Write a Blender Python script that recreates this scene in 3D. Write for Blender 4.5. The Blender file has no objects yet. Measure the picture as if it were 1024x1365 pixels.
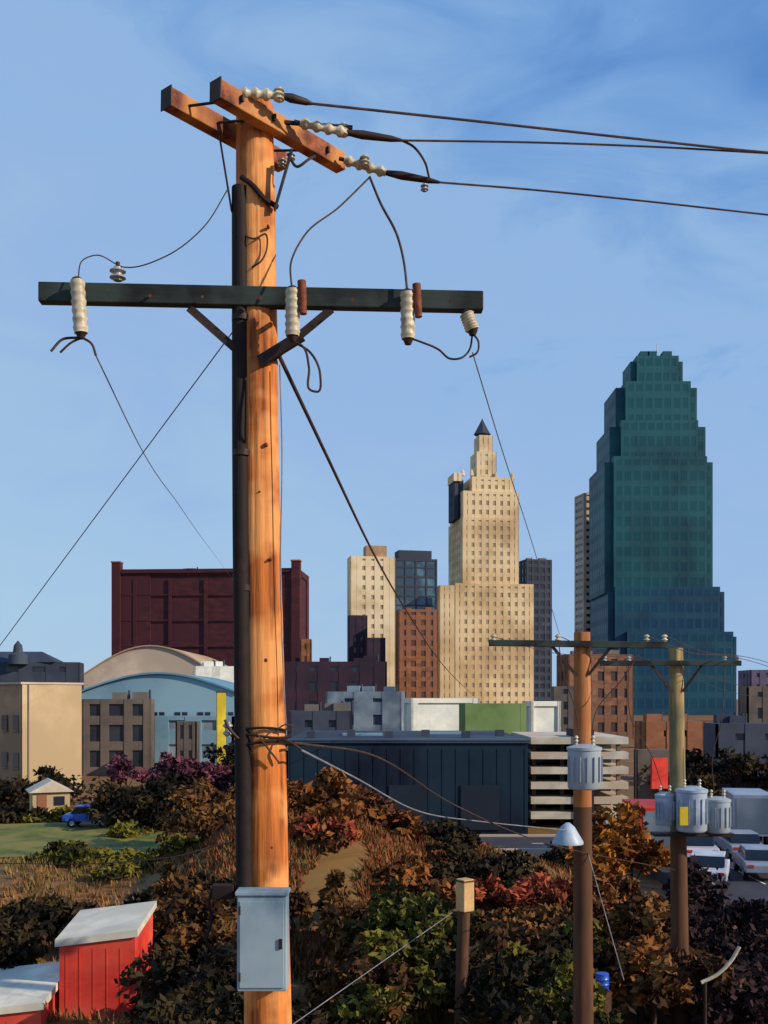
import bpy, math, random
import numpy as np
from mathutils import Vector, Matrix, noise as _n
random.seed(7); np.random.seed(7)
F=1406.0; EYE=9.0
def P(u,v,D):            # image pixel coordinates back-projected at a chosen depth -> world metres
    return Vector(((u-512)/F*D, D, EYE-(v-930)/F*D))
def S(r,g,b,k=1.0):
    f=lambda c:(c/255/12.92) if c/255<=0.04045 else ((c/255+0.055)/1.055)**2.4
    return (f(r)*k,f(g)*k,f(b)*k,1)

# ---------------------------------------------------------------- materials
def mat(name,c1,c2=None,scale=1.0,st=(1,1,1),rough=.8,bump=0.0,spec=.3,metal=0.0,lo=.38,hi=.62,c3=None,big=None):
    m=bpy.data.materials.new(name); m.use_nodes=True
    nt=m.node_tree; N=nt.nodes; L=nt.links
    b=N['Principled BSDF']; b.inputs['Roughness'].default_value=rough
    b.inputs['Specular IOR Level'].default_value=spec; b.inputs['Metallic'].default_value=metal
    if c2 is None: c2=tuple(x*.72 for x in c1[:3])+(1,)
    tc=N.new('ShaderNodeTexCoord'); mp=N.new('ShaderNodeMapping')
    mp.inputs['Scale'].default_value=tuple(scale*s for s in st)
    L.new(tc.outputs['Object'],mp.inputs['Vector'])
    n=N.new('ShaderNodeTexNoise'); n.inputs['Scale'].default_value=1; n.inputs['Detail'].default_value=5; n.inputs['Roughness'].default_value=.62
    L.new(mp.outputs[0],n.inputs['Vector'])
    mr=N.new('ShaderNodeMapRange'); mr.inputs[1].default_value=lo; mr.inputs[2].default_value=hi
    L.new(n.outputs['Fac'],mr.inputs[0])
    mx=N.new('ShaderNodeMix'); mx.data_type='RGBA'; mx.inputs[6].default_value=c1; mx.inputs[7].default_value=c2
    L.new(mr.outputs[0],mx.inputs[0]); out=mx.outputs[2]
    n2=N.new('ShaderNodeTexNoise'); n2.inputs['Scale'].default_value=(big or scale*.23); n2.inputs['Detail'].default_value=3
    L.new(tc.outputs['Object'],n2.inputs['Vector'])
    mr2=N.new('ShaderNodeMapRange'); mr2.inputs[1].default_value=.44; mr2.inputs[2].default_value=.58
    L.new(n2.outputs['Fac'],mr2.inputs[0])
    mx2=N.new('ShaderNodeMix'); mx2.data_type='RGBA'; L.new(mr2.outputs[0],mx2.inputs[0]); L.new(out,mx2.inputs[6])
    if c3 is None:
        c3=tuple(.5*(x+y)*.8 for x,y in zip(c1[:3],c2[:3]))+(1,)
    mx2.inputs[7].default_value=c3
    L.new(mx2.outputs[2],b.inputs['Base Color'])
    if bump:
        bp=N.new('ShaderNodeBump'); bp.inputs['Strength'].default_value=bump; bp.inputs['Distance'].default_value=.02
        L.new(n.outputs['Fac'],bp.inputs['Height']); L.new(bp.outputs[0],b.inputs['Normal'])
    return m

# ---------------------------------------------------------------- builder
class O:
    def __init__(s,name,loc=(0,0,0)):
        s.name=name; s.loc=Vector(loc); s.parts={}
    def _p(s,part,m,smooth=False,bevel=0):
        if part not in s.parts: s.parts[part]=dict(v=[],f=[],m=m,s=smooth,b=bevel)
        return s.parts[part]
    def add(s,part,m,vs,fs,smooth=False,bevel=0):
        p=s._p(part,m,smooth,bevel); o=len(p['v']); p['v'].extend([tuple(v) for v in vs]); p['f'].extend([tuple(i+o for i in f) for f in fs])
    def box(s,part,m,c,size,rot=0,bevel=0,M=None):
        x,y,z=[k/2 for k in size]; vs=[]
        R=M if M is not None else Matrix.Rotation(rot,3,'Z')
        for a in (-1,1):
            for b in (-1,1):
                for d in (-1,1): vs.append(R@Vector((a*x,b*y,d*z))+Vector(c))
        fs=[(0,1,3,2),(4,6,7,5),(0,4,5,1),(2,3,7,6),(0,2,6,4),(1,5,7,3)]
        s.add(part,m,vs,fs,bevel=bevel)
    def beam(s,part,m,p0,p1,w,h,bevel=0):
        p0=Vector(p0);p1=Vector(p1); d=(p1-p0); L=d.length; x=d.normalized()
        up=Vector((0,0,1)) if abs(x.z)<.95 else Vector((0,1,0))
        y=up.cross(x).normalized(); z=x.cross(y)
        M=Matrix((x,y,z)).transposed()
        s.box(part,m,(p0+p1)/2,(L,w,h),M=M,bevel=bevel)
    def lathe(s,part,m,p0,p1,prof,seg=14,smooth=True):
        p0=Vector(p0);p1=Vector(p1);x=(p1-p0);ax=x.normalized()
        up=Vector((0,0,1)) if abs(ax.z)<.95 else Vector((0,1,0))
        a=up.cross(ax).normalized(); b=ax.cross(a); vs=[];fs=[]
        for t,r in prof:
            c=p0+x*t
            for k in range(seg):
                an=2*math.pi*k/seg; vs.append(c+(a*math.cos(an)+b*math.sin(an))*r)
        n=len(prof)
        for i in range(n-1):
            for k in range(seg):
                k2=(k+1)%seg; fs.append((i*seg+k,i*seg+k2,(i+1)*seg+k2,(i+1)*seg+k))
        fs.append(tuple(range(seg-1,-1,-1))); fs.append(tuple((n-1)*seg+k for k in range(seg)))
        s.add(part,m,vs,fs,smooth=smooth)
    def cyl(s,part,m,p0,p1,r0,r1=None,seg=14): s.lathe(part,m,p0,p1,[(0,r0),(1,r1 if r1 is not None else r0)],seg)
    def tube(s,part,m,pts,r,seg=6,sub=8):
        pts=[Vector(p) for p in pts]
        if len(pts)>2 and sub>1:
            T=[0]
            for i in range(1,len(pts)): T.append(T[-1]+max(1e-4,(pts[i]-pts[i-1]).length))
            n=len(pts); tg=[]
            for i in range(n):
                if i==0: tg.append((pts[1]-pts[0])/(T[1]-T[0]))
                elif i==n-1: tg.append((pts[-1]-pts[-2])/(T[-1]-T[-2]))
                else:
                    a=(pts[i]-pts[i-1])/(T[i]-T[i-1]); b=(pts[i+1]-pts[i])/(T[i+1]-T[i]); h0=T[i]-T[i-1];h1=T[i+1]-T[i]
                    tg.append((a*h1+b*h0)/(h0+h1))
            out=[]
            for i in range(n-1):
                h=T[i+1]-T[i]
                for k in range(sub):
                    t=k/sub
                    out.append(pts[i]*(2*t**3-3*t*t+1)+tg[i]*h*(t**3-2*t*t+t)+pts[i+1]*(3*t*t-2*t**3)+tg[i+1]*h*(t**3-t*t))
            out.append(pts[-1]); pts=out
        vs=[];fs=[];n=len(pts); pa=None
        for i,p in enumerate(pts):
            d=(pts[min(i+1,n-1)]-pts[max(i-1,0)])
            d=d.normalized() if d.length>0 else Vector((0,0,1))
            if pa is None:
                up=Vector((0,0,1)) if abs(d.z)<.9 else Vector((0,1,0)); a=up.cross(d).normalized()
            else: a=(pa-d*pa.dot(d)).normalized()
            pa=a; b=d.cross(a)
            for k in range(seg):
                an=2*math.pi*k/seg; vs.append(p+(a*math.cos(an)+b*math.sin(an))*r)
        for i in range(n-1):
            for k in range(seg):
                k2=(k+1)%seg; fs.append((i*seg+k,i*seg+k2,(i+1)*seg+k2,(i+1)*seg+k))
        fs.append(tuple(range(seg-1,-1,-1))); fs.append(tuple((n-1)*seg+k for k in range(seg)))
        s.add(part,m,vs,fs,smooth=True)
    def done(s):
        e=bpy.data.objects.new(s.name,None); e.location=s.loc; e.empty_display_size=.5
        bpy.context.collection.objects.link(e)
        for k,p in s.parts.items():
            me=bpy.data.meshes.new(k); me.from_pydata([tuple(Vector(v)-s.loc) for v in p['v']],[],p['f']); me.materials.append(p['m'])
            if p['s']:
                me.polygons.foreach_set('use_smooth',[True]*len(me.polygons))
                try: me.set_sharp_from_angle(angle=math.radians(50))
                except Exception: pass
            ob=bpy.data.objects.new(k,me); ob.parent=e; bpy.context.collection.objects.link(ob)
            if p['b']:
                md=ob.modifiers.new('bevel','BEVEL'); md.width=p['b']; md.segments=2
        return e

# ---------------------------------------------------------------- footprint helpers
def fit(ul,ur,D,rot,ratio,depth=None):
    w=(ur-ul)/F*D; cx=((ul+ur)/2-512)/F*D
    for _ in range(60):
        d=depth if depth else w*ratio; us=[];ys=[]
        for a in(-.5,.5):
            for b in(-.5,.5):
                x=cx+a*w*math.cos(rot)-b*d*math.sin(rot); y=D+a*w*math.sin(rot)+b*d*math.cos(rot)
                us.append(512+x/y*F); ys.append(y)
        w*=(ur-ul)/(max(us)-min(us)); cx+=((ul+ur)-(max(us)+min(us)))/2/F*D
    return cx,w,(depth if depth else w*ratio),min(ys)
def zat(v,D): return EYE-(v-930)/F*D

def facade(o,cx,cy,z0,z1,w,d,rot,wall,glass,bay=4.0,storey=4.0,pier=.45,span=.4,parapet=1.0,rel=.35,tag=''):
    R=Matrix.Rotation(rot,3,'Z'); C=Vector((cx,cy,0))
    h=z1-z0
    o.box('window_glass'+tag,glass,C+Vector((0,0,(z0+z1)/2)),(w-2*rel,d-2*rel,h-.1),rot)
    nz=max(1,round(h/storey)); sh=h/nz
    for i in range(nz+1):
        zz=z0+i*sh; hh=sh*span
        top=(i==nz)
        if top: o.box('walls'+tag,wall,C+Vector((0,0,z1-parapet/2+.02)),(w-.1,d-.1,parapet),rot)
        else: o.box('walls'+tag,wall,C+Vector((0,0,zz+hh/2)),(w-min(.16,rel*.6),d-min(.16,rel*.6),hh),rot)
    for L,T,ax in((w,d,0),(d,w,1)):
        n=max(1,round(L/bay)); pw=L/n*pier
        for i in range(n+1):
            t=-L/2+i*L/n; t=max(-L/2+pw/2,min(L/2-pw/2,t))
            for sgn in(-1,1):
                q=Vector((t,sgn*(T/2-rel/2-.02*ax),0)) if ax==0 else Vector((sgn*(T/2-rel/2-.005),t,0))
                sz=(pw,rel+.03*ax,h) if ax==0 else (rel+.01,pw,h)
                o.box('piers'+tag,wall,C+R@q+Vector((0,0,(z0+z1)/2+.01)),sz,rot)
    o.box('roof'+tag,M_roof,C+Vector((0,0,z1-.25)),(w-1.0,d-1.0,.2),rot)

# ================================================================= MATERIALS
M_roof=mat('roof_gravel',S(120,112,105),scale=.5)
M_wood=mat('pole_wood',S(202,114,46),S(104,50,24),scale=13,st=(1,1,.045),rough=.75,bump=.9,c3=S(220,148,84),lo=.42,hi=.64,big=1.7)
M_wood2=mat('crossarm_wood',S(154,88,56),S(86,44,34),scale=10,st=(1,1,1),rough=.8,bump=.6,c3=S(188,128,74),big=2.5)
M_armdark=mat('creosoted_arm',S(30,33,32),S(14,16,18),scale=9,st=(.15,1,1),rough=.75,bump=.6,c3=S(48,60,56),big=1.7)
M_steel=mat('dark_steel',S(70,52,44),S(38,30,30),scale=8,rough=.6,metal=.3)
M_rust=mat('rusty_steel',S(140,74,46),S(92,48,34),scale=20,rough=.8)
M_porc=mat('porcelain',S(214,204,176),S(160,146,120),scale=12,rough=.45,spec=.45)
M_porcg=mat('grey_porcelain',S(170,172,170),S(120,122,122),scale=12,rough=.3,spec=.5)
M_cable=mat('wire_dark',S(84,58,48),S(46,34,32),scale=10,rough=.7)
M_alu=mat('wire_aluminium',S(150,150,156),S(104,104,112),scale=10,rough=.55)
M_guy=mat('guy_strand',S(120,112,112),S(88,80,82),scale=10,rough=.6)
M_boxg=mat('painted_metal_grey',S(128,150,166),S(92,116,134),scale=4,st=(1,1,.5),rough=.55,spec=.35,c3=S(146,164,174),bump=.1)
M_black=mat('black_parts_and_shade',S(40,25,20),S(22,15,15),scale=6,rough=.75)  # dark fittings, and the added shade strip on the main pole
M_gl_dark=mat('glass_dark',S(52,56,68),S(30,34,46),scale=.3,rough=.25,spec=.5)
M_gl_tan=mat('glass_in_tan',S(182,158,124),S(144,124,100),scale=.25,rough=.3,spec=.4)
M_tan=mat('limestone',S(204,176,132),S(174,146,108),scale=.12,st=(1,1,.5),c3=S(216,192,152),big=.05)
M_tanw=mat('limestone_pale',S(212,190,150),S(186,162,124),scale=.15,c3=S(222,202,168),big=.06)
M_tansh=mat('stucco_shade_tone',S(176,142,110),S(152,120,94),scale=.4)  # stucco with the shaded-face tone put into its colour
M_stlit=mat('stucco_lit_tone',S(196,172,134),S(176,150,116),scale=.4)  # same stucco with the sunlit tone put into its colour
M_maroon=mat('maroon_brick',S(82,36,40),S(54,26,34),scale=.35,st=(1,1,2.2),c3=S(68,30,38),big=.08)
M_brown=mat('brown_brick',S(152,98,66),S(116,74,52),scale=.3,st=(1,1,2),c3=S(134,88,68))
M_teal=mat('teal_glass',S(14,70,80),S(9,56,70),scale=.05,st=(1,1,.25),rough=.45,spec=.25,c3=S(18,78,86),big=.03)
M_tealf=mat('teal_mullion',S(14,72,81),S(10,58,71),scale=.05,st=(1,1,.25),rough=.6,c3=S(22,84,92),big=.03)
M_blueg=mat('blue_teal_glass',S(11,62,90),S(8,48,76),scale=.07,st=(1,1,.25),rough=.45,spec=.25,c3=S(14,68,88),big=.03)
M_bluef=mat('blue_teal_mullion',S(12,64,90),S(9,52,78),scale=.07,rough=.6,c3=S(16,72,90),big=.03)
M_blue=mat('steel_blue_glass',S(92,134,156),S(60,96,122),scale=.12,rough=.3,spec=.5,c3=S(50,66,84),big=.09)
M_conc=mat('concrete_pale',S(204,184,162),S(176,158,140),scale=.2)
M_slate=mat('slate_dark',S(66,74,90),S(46,52,68),scale=.15)
M_purple=mat('dark_plum_wall',S(60,40,56),S(40,30,46),scale=.15)
M_navy=mat('navy_corrugated',S(22,32,50),S(12,20,34),scale=.5,st=(2,1,.4),c3=S(26,46,60),big=.15,spec=.15)
M_navyroof=mat('navy_roof_felt',S(44,56,74),S(28,38,54),scale=.3,c3=S(60,74,88))
M_white=mat('white_paint',S(230,230,218),S(204,206,198),scale=.5)
M_skyb=mat('pale_blue_metal',S(118,150,168),S(92,128,148),scale=.2,c3=S(132,162,174))
M_greyb=mat('grey_blue_panels',S(142,154,162),S(98,112,126),scale=.25,c3=S(84,98,114),big=.12)
M_yel=mat('yellow_paint',S(224,196,50),S(186,160,40),scale=1)
M_red=mat('red_paint',S(208,60,44),S(172,38,32),scale=1.2,c3=S(216,84,64))
M_redcar=mat('red_carpaint',S(204,54,36),rough=.35,spec=.5)
M_bluecar=mat('blue_carpaint',S(44,88,190),rough=.35,spec=.5)
M_whitecar=mat('white_carpaint',S(204,208,216),S(180,186,200),rough=.35,spec=.5)
M_silver=mat('silver_carpaint',S(150,160,176),rough=.35,spec=.5)
M_tyre=mat('tyre_rubber',S(26,26,28),rough=.9)
M_gl=mat('car_glass',S(30,36,44),rough=.1,spec=.6)
M_asph=mat('asphalt',S(70,68,76),S(54,52,62),scale=1.5)
M_bark=mat('bark',S(74,52,40),S(48,34,28),scale=4,st=(1,1,.3),bump=.4)
M_grass=mat('lawn_grass',S(106,112,42),S(66,76,32),scale=.9,c3=S(126,116,52),big=.3,bump=.3)
M_stripe=mat('precast_panels',S(206,196,176),S(170,164,152),scale=.6,c3=S(186,166,144),big=.3)

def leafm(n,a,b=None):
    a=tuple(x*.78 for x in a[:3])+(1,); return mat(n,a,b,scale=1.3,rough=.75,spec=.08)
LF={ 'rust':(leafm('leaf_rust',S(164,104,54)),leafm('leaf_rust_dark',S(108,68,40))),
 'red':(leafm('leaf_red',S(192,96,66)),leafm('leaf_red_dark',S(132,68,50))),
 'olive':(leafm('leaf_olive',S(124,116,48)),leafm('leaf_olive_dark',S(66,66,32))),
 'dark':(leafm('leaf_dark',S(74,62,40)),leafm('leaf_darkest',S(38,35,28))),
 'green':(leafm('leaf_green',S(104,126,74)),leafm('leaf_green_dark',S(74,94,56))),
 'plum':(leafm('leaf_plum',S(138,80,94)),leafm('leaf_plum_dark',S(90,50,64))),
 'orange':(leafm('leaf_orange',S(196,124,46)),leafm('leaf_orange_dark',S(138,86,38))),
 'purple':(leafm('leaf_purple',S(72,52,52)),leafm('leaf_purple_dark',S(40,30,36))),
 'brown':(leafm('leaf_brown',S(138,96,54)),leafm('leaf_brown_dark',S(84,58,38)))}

# ================================================================= TERRAIN
def gz(x,y):
    z=-.35
    if abs(x)<=95 and -10<=y<=110: z+=.4*_n.noise(Vector((x*.09,y*.09,0)))+.12*_n.noise(Vector((x*.4,y*.4,3)))
    z+=4.3*math.exp(-((x+4.0)/5.0)**2-((y-47)/8)**2)+2.0*math.exp(-((x-4)/5)**2-((y-50)/6)**2)
    z+=1.2*math.exp(-((x+17)/9)**2-((y-50)/6)**2)
    return z
def ground():
    xs=[-4000,-1500,-600,-250,-120]+list(np.arange(-90,91,1.5))+[120,250,600,1500,4000]
    ys=[-300,-100,-30]+list(np.arange(-10,100,1.5))+[110,160,250,500,1000,2500,6000]
    vs=[(x,y,gz(x,y)) for y in ys for x in xs]; fs=[]
    nx=len(xs)
    for j in range(len(ys)-1):
        for i in range(nx-1): fs.append((j*nx+i,j*nx+i+1,(j+1)*nx+i+1,(j+1)*nx+i))
    me=bpy.data.meshes.new('ground'); me.from_pydata([tuple(v) for v in vs],[],fs)
    me.materials.append(mat('dry_grass_earth',S(148,98,54),S(102,68,38),scale=1.1,c3=S(112,84,44),big=.12,bump=1.0,lo=.4,hi=.6))
    me.polygons.foreach_set('use_smooth',[True]*len(me.polygons))
    ob=bpy.data.objects.new('ground',me); bpy.context.collection.objects.link(ob)
ground()

# ================================================================= FOLIAGE
def leaves(part_arrays,c,r,n,size):
    d=np.random.normal(size=(n,3)); d/=np.linalg.norm(d,axis=1)[:,None]
    rad=np.random.uniform(.3,1.05,(n,1))**.6
    p=np.array(c)+d*rad*np.array(r)
    a=np.random.normal(size=(n,3)); a/=np.linalg.norm(a,axis=1)[:,None]
    b=np.cross(a,np.random.normal(size=(n,3))); b/=np.linalg.norm(b,axis=1)[:,None]
    s=size*np.random.uniform(.5,1.3,(n,1))
    q=np.stack([p-a*s,p-b*s*.5,p+a*s,p+b*s*.5],axis=1)
    part_arrays.append(q.reshape(-1,3))
def plant(name,blobs,kind,size=.16,dens=1.0,trunk=True):
    b0=blobs[0]; loc=P(b0[0],b0[1],b0[2]); loc.z=0
    o=O(name,loc); light=[];dark=[]
    for (u,v,D,rx,rz) in blobs:
        c=P(u,v,D); g=gz(c.x,c.y)
        if c.z<g+rz*.55: c.z=g+rz*.55
        base=Vector((c.x+random.uniform(-.3,.3),c.y+random.uniform(-.3,.3),g-.1))
        k=max(8,int(11*dens))
        if trunk: o.lathe('trunk',M_bark,base,c,[(0,.05*rx+.05),(.5,.035*rx+.04),(1,.015*rx+.02)],7)
        for i in range(k):
            th=random.uniform(0,2*math.pi); ph=math.asin(random.uniform(-.75,1))
            rr=random.uniform(.45,.95)
            cc=c+Vector((math.cos(th)*math.cos(ph)*rx,math.sin(th)*math.cos(ph)*rx,math.sin(ph)*rz))*rr
            if cc.z<g+.2: cc.z=g+.2
            if trunk and i%2==0:
                st=base.lerp(c,random.uniform(.35,.9)); mid=st.lerp(cc,.5)+Vector((0,0,.08*rz))
                o.tube('limbs',M_bark,[st,mid,cc],.012*rx+.012,5,3)
            cr=random.uniform(.3,.5)
            n=int(54*dens*random.uniform(.6,1.3))
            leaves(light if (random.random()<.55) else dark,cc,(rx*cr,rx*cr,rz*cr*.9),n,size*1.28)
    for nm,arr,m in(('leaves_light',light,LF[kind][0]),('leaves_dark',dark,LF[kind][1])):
        if not arr: continue
        v=np.concatenate(arr); fs=[(i,i+1,i+2,i+3) for i in range(0,len(v),4)]
        o.add(nm,m,v.tolist(),fs)
    return o.done()

def sheet(name,m,x0,x1,y0,y1,z,rot=0):
    o=O(name,((x0+x1)/2,(y0+y1)/2,z)); o.box('surface',m,((x0+x1)/2,(y0+y1)/2,z-.35),(x1-x0,y1-y0,.7),rot); return o
o=sheet('street',M_asph,-6,75,60.5,66.5,.22)
for i in range(0,15): o.box('lane_marking',M_white,(i*5,63.5,.226),(2.2,.12,.006))
o.box('kerb_near',M_conc,(34,60.35,.1),(81,.3,.5)); o.box('kerb_far',M_conc,(34,66.65,.1),(81,.3,.5)); o.done()
o=sheet('parking_lot',M_asph,14,32,44,60,.24)
for i in range(7): o.box('bay_marking',M_white,(15.5+i*2.4,52,.246),(.1,5,.006))
o.done()
o=O('lawn',(-22,66,0))
vs=[];fs=[]
for j in range(11):
    for i in range(19):
        x=-36+i*1.5; y=58+j*1.7
        vs.append((x,y,gz(x,y)+.35+.12*_n.noise(Vector((x*.3,y*.3,1)))))
for j in range(10):
    for i in range(18): fs.append((j*19+i,j*19+i+1,(j+1)*19+i+1,(j+1)*19+i))
o.add('turf',M_grass,vs,fs,smooth=True); o.done()

def tufts(name,m,n,x0,x1,y0,y1,h=.45,w=.035):
    xs=np.random.uniform(x0,x1,n); ys=np.random.uniform(y0,y1,n); vs=[];fs=[]
    for x,y in zip(xs,ys):
        if _n.noise(Vector((x*.25,y*.25,9)))<-.2: continue
        g=gz(x,y)
        for k in range(4):
            an=random.uniform(0,6.28); l=h*random.uniform(.5,1.3); dx=math.cos(an);dy=math.sin(an); bx=x+random.uniform(-.15,.15);by=y+random.uniform(-.15,.15)
            i=len(vs); lean=random.uniform(.2,.8)*l
            vs+=[(bx-dy*w,by+dx*w,g-.05),(bx+dy*w,by-dx*w,g-.05),(bx+dx*lean,by+dy*lean,g+l)]; fs.append((i,i+1,i+2))
    o=O(name,((x0+x1)/2,(y0+y1)/2,0)); o.add('blades',m,vs,fs); o.done()
tufts('dry_grass',mat('dry_grass_blades',S(152,108,60),S(112,76,42),scale=.6,c3=S(116,100,52),big=.15),9000,-24,10,30,62,.34,.05)
tufts('dry_grass',mat('rust_grass_blades',S(148,88,48),S(108,64,38),scale=.6),6500,-9,5,34,54,.34,.06)

# ================================================================= MAIN UTILITY POLE
def ribs(o,part,m,p0,p1,r,n,core=.55):
    pr=[(0,r*core)]
    for i in range(n):
        a=(i+.12)/n; pr+=[(a,r*core),(a+.25/n,r),(a+.45/n,r*.96),(a+.7/n,r*core)]
    pr.append((1,r*core)); o.lathe(part,m,p0,p1,pr,14)
pole=O('utility_pole',(-1.02,10,0))
top=Vector((-1.208,10,zat(140,10)));base=Vector((-1.05,10,-.6))
vs=[];fs=[];seg=64;nr=130
for i in range(nr+1):
    t=i/nr; c=base.lerp(top,t); r=.262+(.176-.262)*t
    r*=1+.012*math.sin(t*23)+.008*math.sin(t*61)
    c+=Vector((.02*math.sin(t*5),0,0))
    for k in range(seg):
        an=2*math.pi*k/seg; g=_n.noise(Vector((math.cos(an)*14,math.sin(an)*14,t*4)))
        rr=r*(1+.018*_n.noise(Vector((math.cos(an)*2.6,math.sin(an)*2.6,t*3)))+.02*g-(.05 if g>.33 else 0))
        vs.append(c+Vector((math.cos(an)*rr,math.sin(an)*rr,0)))
for i in range(nr):
    for k in range(seg):
        k2=(k+1)%seg; fs.append((i*seg+k,i*seg+k2,(i+1)*seg+k2,(i+1)*seg+k))
fs.append(tuple(nr*seg+k for k in range(seg)))
pole.add('shaft',M_wood,vs,fs,smooth=True)
for (u,v,s) in((354,592,.020),(360,745,.016),(354,880,.022),(357,300,.014),(350,1060,.016),(346,655,.013),(362,1130,.018)):
    p=P(u,v,9.795); pole.lathe('knots',M_rust,p,p+Vector((.0,.06,0)),[(0,s*.6),(.3,s),(1,s)],10)
zt=EYE+5.36
A0=Vector((-1.49,9.36,zt+.03));A1=Vector((-.43,10.58,zt))
pole.beam('top_arm_front',M_wood2,A0,A1,.13,.175,.012)
B0=Vector((-1.96,9.52,zt+.05));B1=Vector((-1.02,10.62,zt+.03))
pole.beam('top_arm_back',M_wood2,B0,B1,.13,.175,.012)
for a in(A0,B0):
    d=(A1-A0).normalized(); pole.beam('arm_end_plates',M_steel,a-d*.012,a-d*.001,.15,.19)
def lerp(a,b,t): return a+(b-a)*t
for t in(.12,.36,.8):
    a=lerp(A0,A1,t); b=lerp(B0,B1,t); pole.cyl('through_bolts',M_steel,a+(a-b).normalized()*.1,b+(b-a).normalized()*.1,.013,seg=8)
    q=a+(a-b).normalized()*.085; pole.box('bolt_washers',M_steel,q,(.06,.02,.06),math.radians(-41))
pole.beam('brace_top_left',M_steel,P(290,165,9.75),P(309,282,9.86),.014,.08)
pole.beam('brace_top_right',M_steel,P(389,200,9.8),P(366,280,9.84),.014,.07)
pole.tube('dark_curve',M_black,[P(u,v,D) for u,v,D in((322,236,9.86),(338,248,9.80),(352,264,9.81),(370,276,9.9))],.026,6)  # dark tube curving across the front of the shaft
def deadend(p,q,e,m=M_porc,r=.055,n=4):
    pole.cyl('clevis',M_steel,p,lerp(p,q,.12),.02,seg=8)
    ribs(pole,'strain_insulators',m,lerp(p,q,.1),lerp(p,q,.92),r,n,.62)
    pole.lathe('deadend_clamps',M_steel,lerp(p,q,.9),e,[(0,.025),(.3,.042),(.8,.03),(1,.014)],8)
E1=P(416,138,9.75);E2=P(536,187,10.1);E3=P(586,243,10.5)
deadend(P(312,123,9.52),P(383,128,9.66),E1)
deadend(P(392,162,9.9),P(468,178,10.0),E2)
deadend(P(452,211,10.4),P(520,232,10.45),E3)
for (u,v,D) in((372,135,9.62),(458,182,10.0),(486,224,10.35)):
    p=P(u,v,D); ribs(pole,'post_insulators',M_porc,p,p+Vector((0,0,.12)),.05,3)
for (u,v,D) in((376,222,9.9),(388,214,9.95),(566,255,10.45)):
    p=P(u,v,D); ribs(pole,'pin_insulators',M_porcg,p,p+Vector((0,0,.07)),.04,2)
pole.tube('hardware_loop',M_steel,[P(384,205,9.9),P(396,222,9.85),P(412,212,9.9),P(420,208,10)],.014)
pole.beam('spreader_bar',M_steel,P(366,162,9.9),P(470,170,10.0),.03,.03)
LA=Vector((-3.18,9.74,zat(391,9.74)));LB=Vector((.93,9.95,zat(403,9.95)))
pole.beam('lower_arm',M_armdark,LA,LB,.12,.18,.01)
pole.beam('arm_brace_left',M_steel,P(252,410,9.78),P(322,472,9.82),.015,.075)
pole.beam('arm_brace_right',M_steel,P(442,412,9.85),P(362,478,9.82),.015,.075)
pole.beam('v_bracket',M_steel,P(346,482,9.78),P(403,447,9.72),.05,.10)
pole.cyl('arm_bolt',M_rust,P(346,396,9.72),P(346,396,9.62),.022,seg=8)
for u in(95,200,270,470,600): pole.cyl('arm_bolts',M_rust,P(u,392+(u-95)*.02,9.72),P(u,392+(u-95)*.02,9.63 if u<400 else 9.7),.014,seg=8)
def cutout(u,v0,v1,D,tilt,rust=True):
    a=P(u,v0,D);b=P(u+tilt,v1,D)
    ribs(pole,'cutout_porcelain',M_porc,a,b,.07,6,.88)
    pole.beam('cutout_bracket',M_steel,lerp(a,b,.35)+Vector((0,.02,0)),lerp(a,b,.3)+Vector((0,.2,.04)),.04,.03)
    if rust: pole.cyl('fuse_tube',M_rust,a+Vector((.085,-.02,.07)),lerp(a,b,.55)+Vector((.1,-.03,0)),.040,.034,10)
    pole.lathe('cutout_caps',M_steel,a+Vector((0,0,.03)),a,[(0,.03),(.5,.05),(1,.05)],10)
    pole.lathe('cutout_caps',M_steel,b,b-Vector((0,0,.05)),[(0,.05),(1,.03)],10)
cutout(103,374,444,9.6,5,False); cutout(390,386,448,9.6,0); cutout(543,390,452,9.78,1)
cutout(622,418,440,9.85,8,False)
p=P(157,374,9.74); ribs(pole,'arm_top_insulator',M_porcg,p,p+Vector((0,0,.12)),.075,2); pole.cyl('arm_top_stud',M_steel,p+Vector((0,0,.12)),p+Vector((0,0,.17)),.02,seg=8)
def J(part,pts,r=.009,m=M_cable): pole.tube(part,m,[P(*q) for q in pts],r)
J('jumper_wires',[(305,250,9.8),(272,302,9.75),(220,342,9.7),(165,356,9.72),(128,340,9.7),(110,347,9.65),(104,372,9.6)],.006)
J('jumper_wires',[(493,236,10.35),(452,276,10.1),(405,315,9.8),(388,350,9.7),(389,385,9.6)],.009)
J('jumper_wires',[(493,236,10.35),(508,272,10.1),(530,315,9.9),(539,352,9.8),(543,388,9.78)],.013)
J('jumper_wires',[(534,186,10.1),(552,196,10.2),(566,215,10.3),(572,236,10.45)],.012)
J('jumper_wires',[(104,450,9.6),(84,452,9.6),(68,468,9.55)],.012)
J('jumper_wires',[(110,450,9.6),(96,456,9.6),(80,470,9.6)],.010)
J('jumper_wires',[(110,450,9.6),(122,458,9.6),(128,474,9.62)],.012)
J('jumper_wires',[(390,454,9.6),(404,462,9.55),(412,490,9.5),(414,520,9.5),(424,522,9.5),(427,500,9.5),(412,468,9.55),(396,458,9.6)],.011)
J('jumper_wires',[(545,450,9.78),(562,456,9.8),(585,466,9.85),(600,478,9.85),(612,478,9.85),(626,466,9.9),(630,444,9.85)],.010)
J('jumper_wires',[(626,440,9.85),(638,456,9.85),(636,470,9.85),(626,476,9.85)],.010)
J('pole_strap_wire',[(322,312,9.84),(340,318,9.78),(354,312,9.80),(356,330,9.80),(346,350,9.78),(336,356,9.8)],.009)
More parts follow.
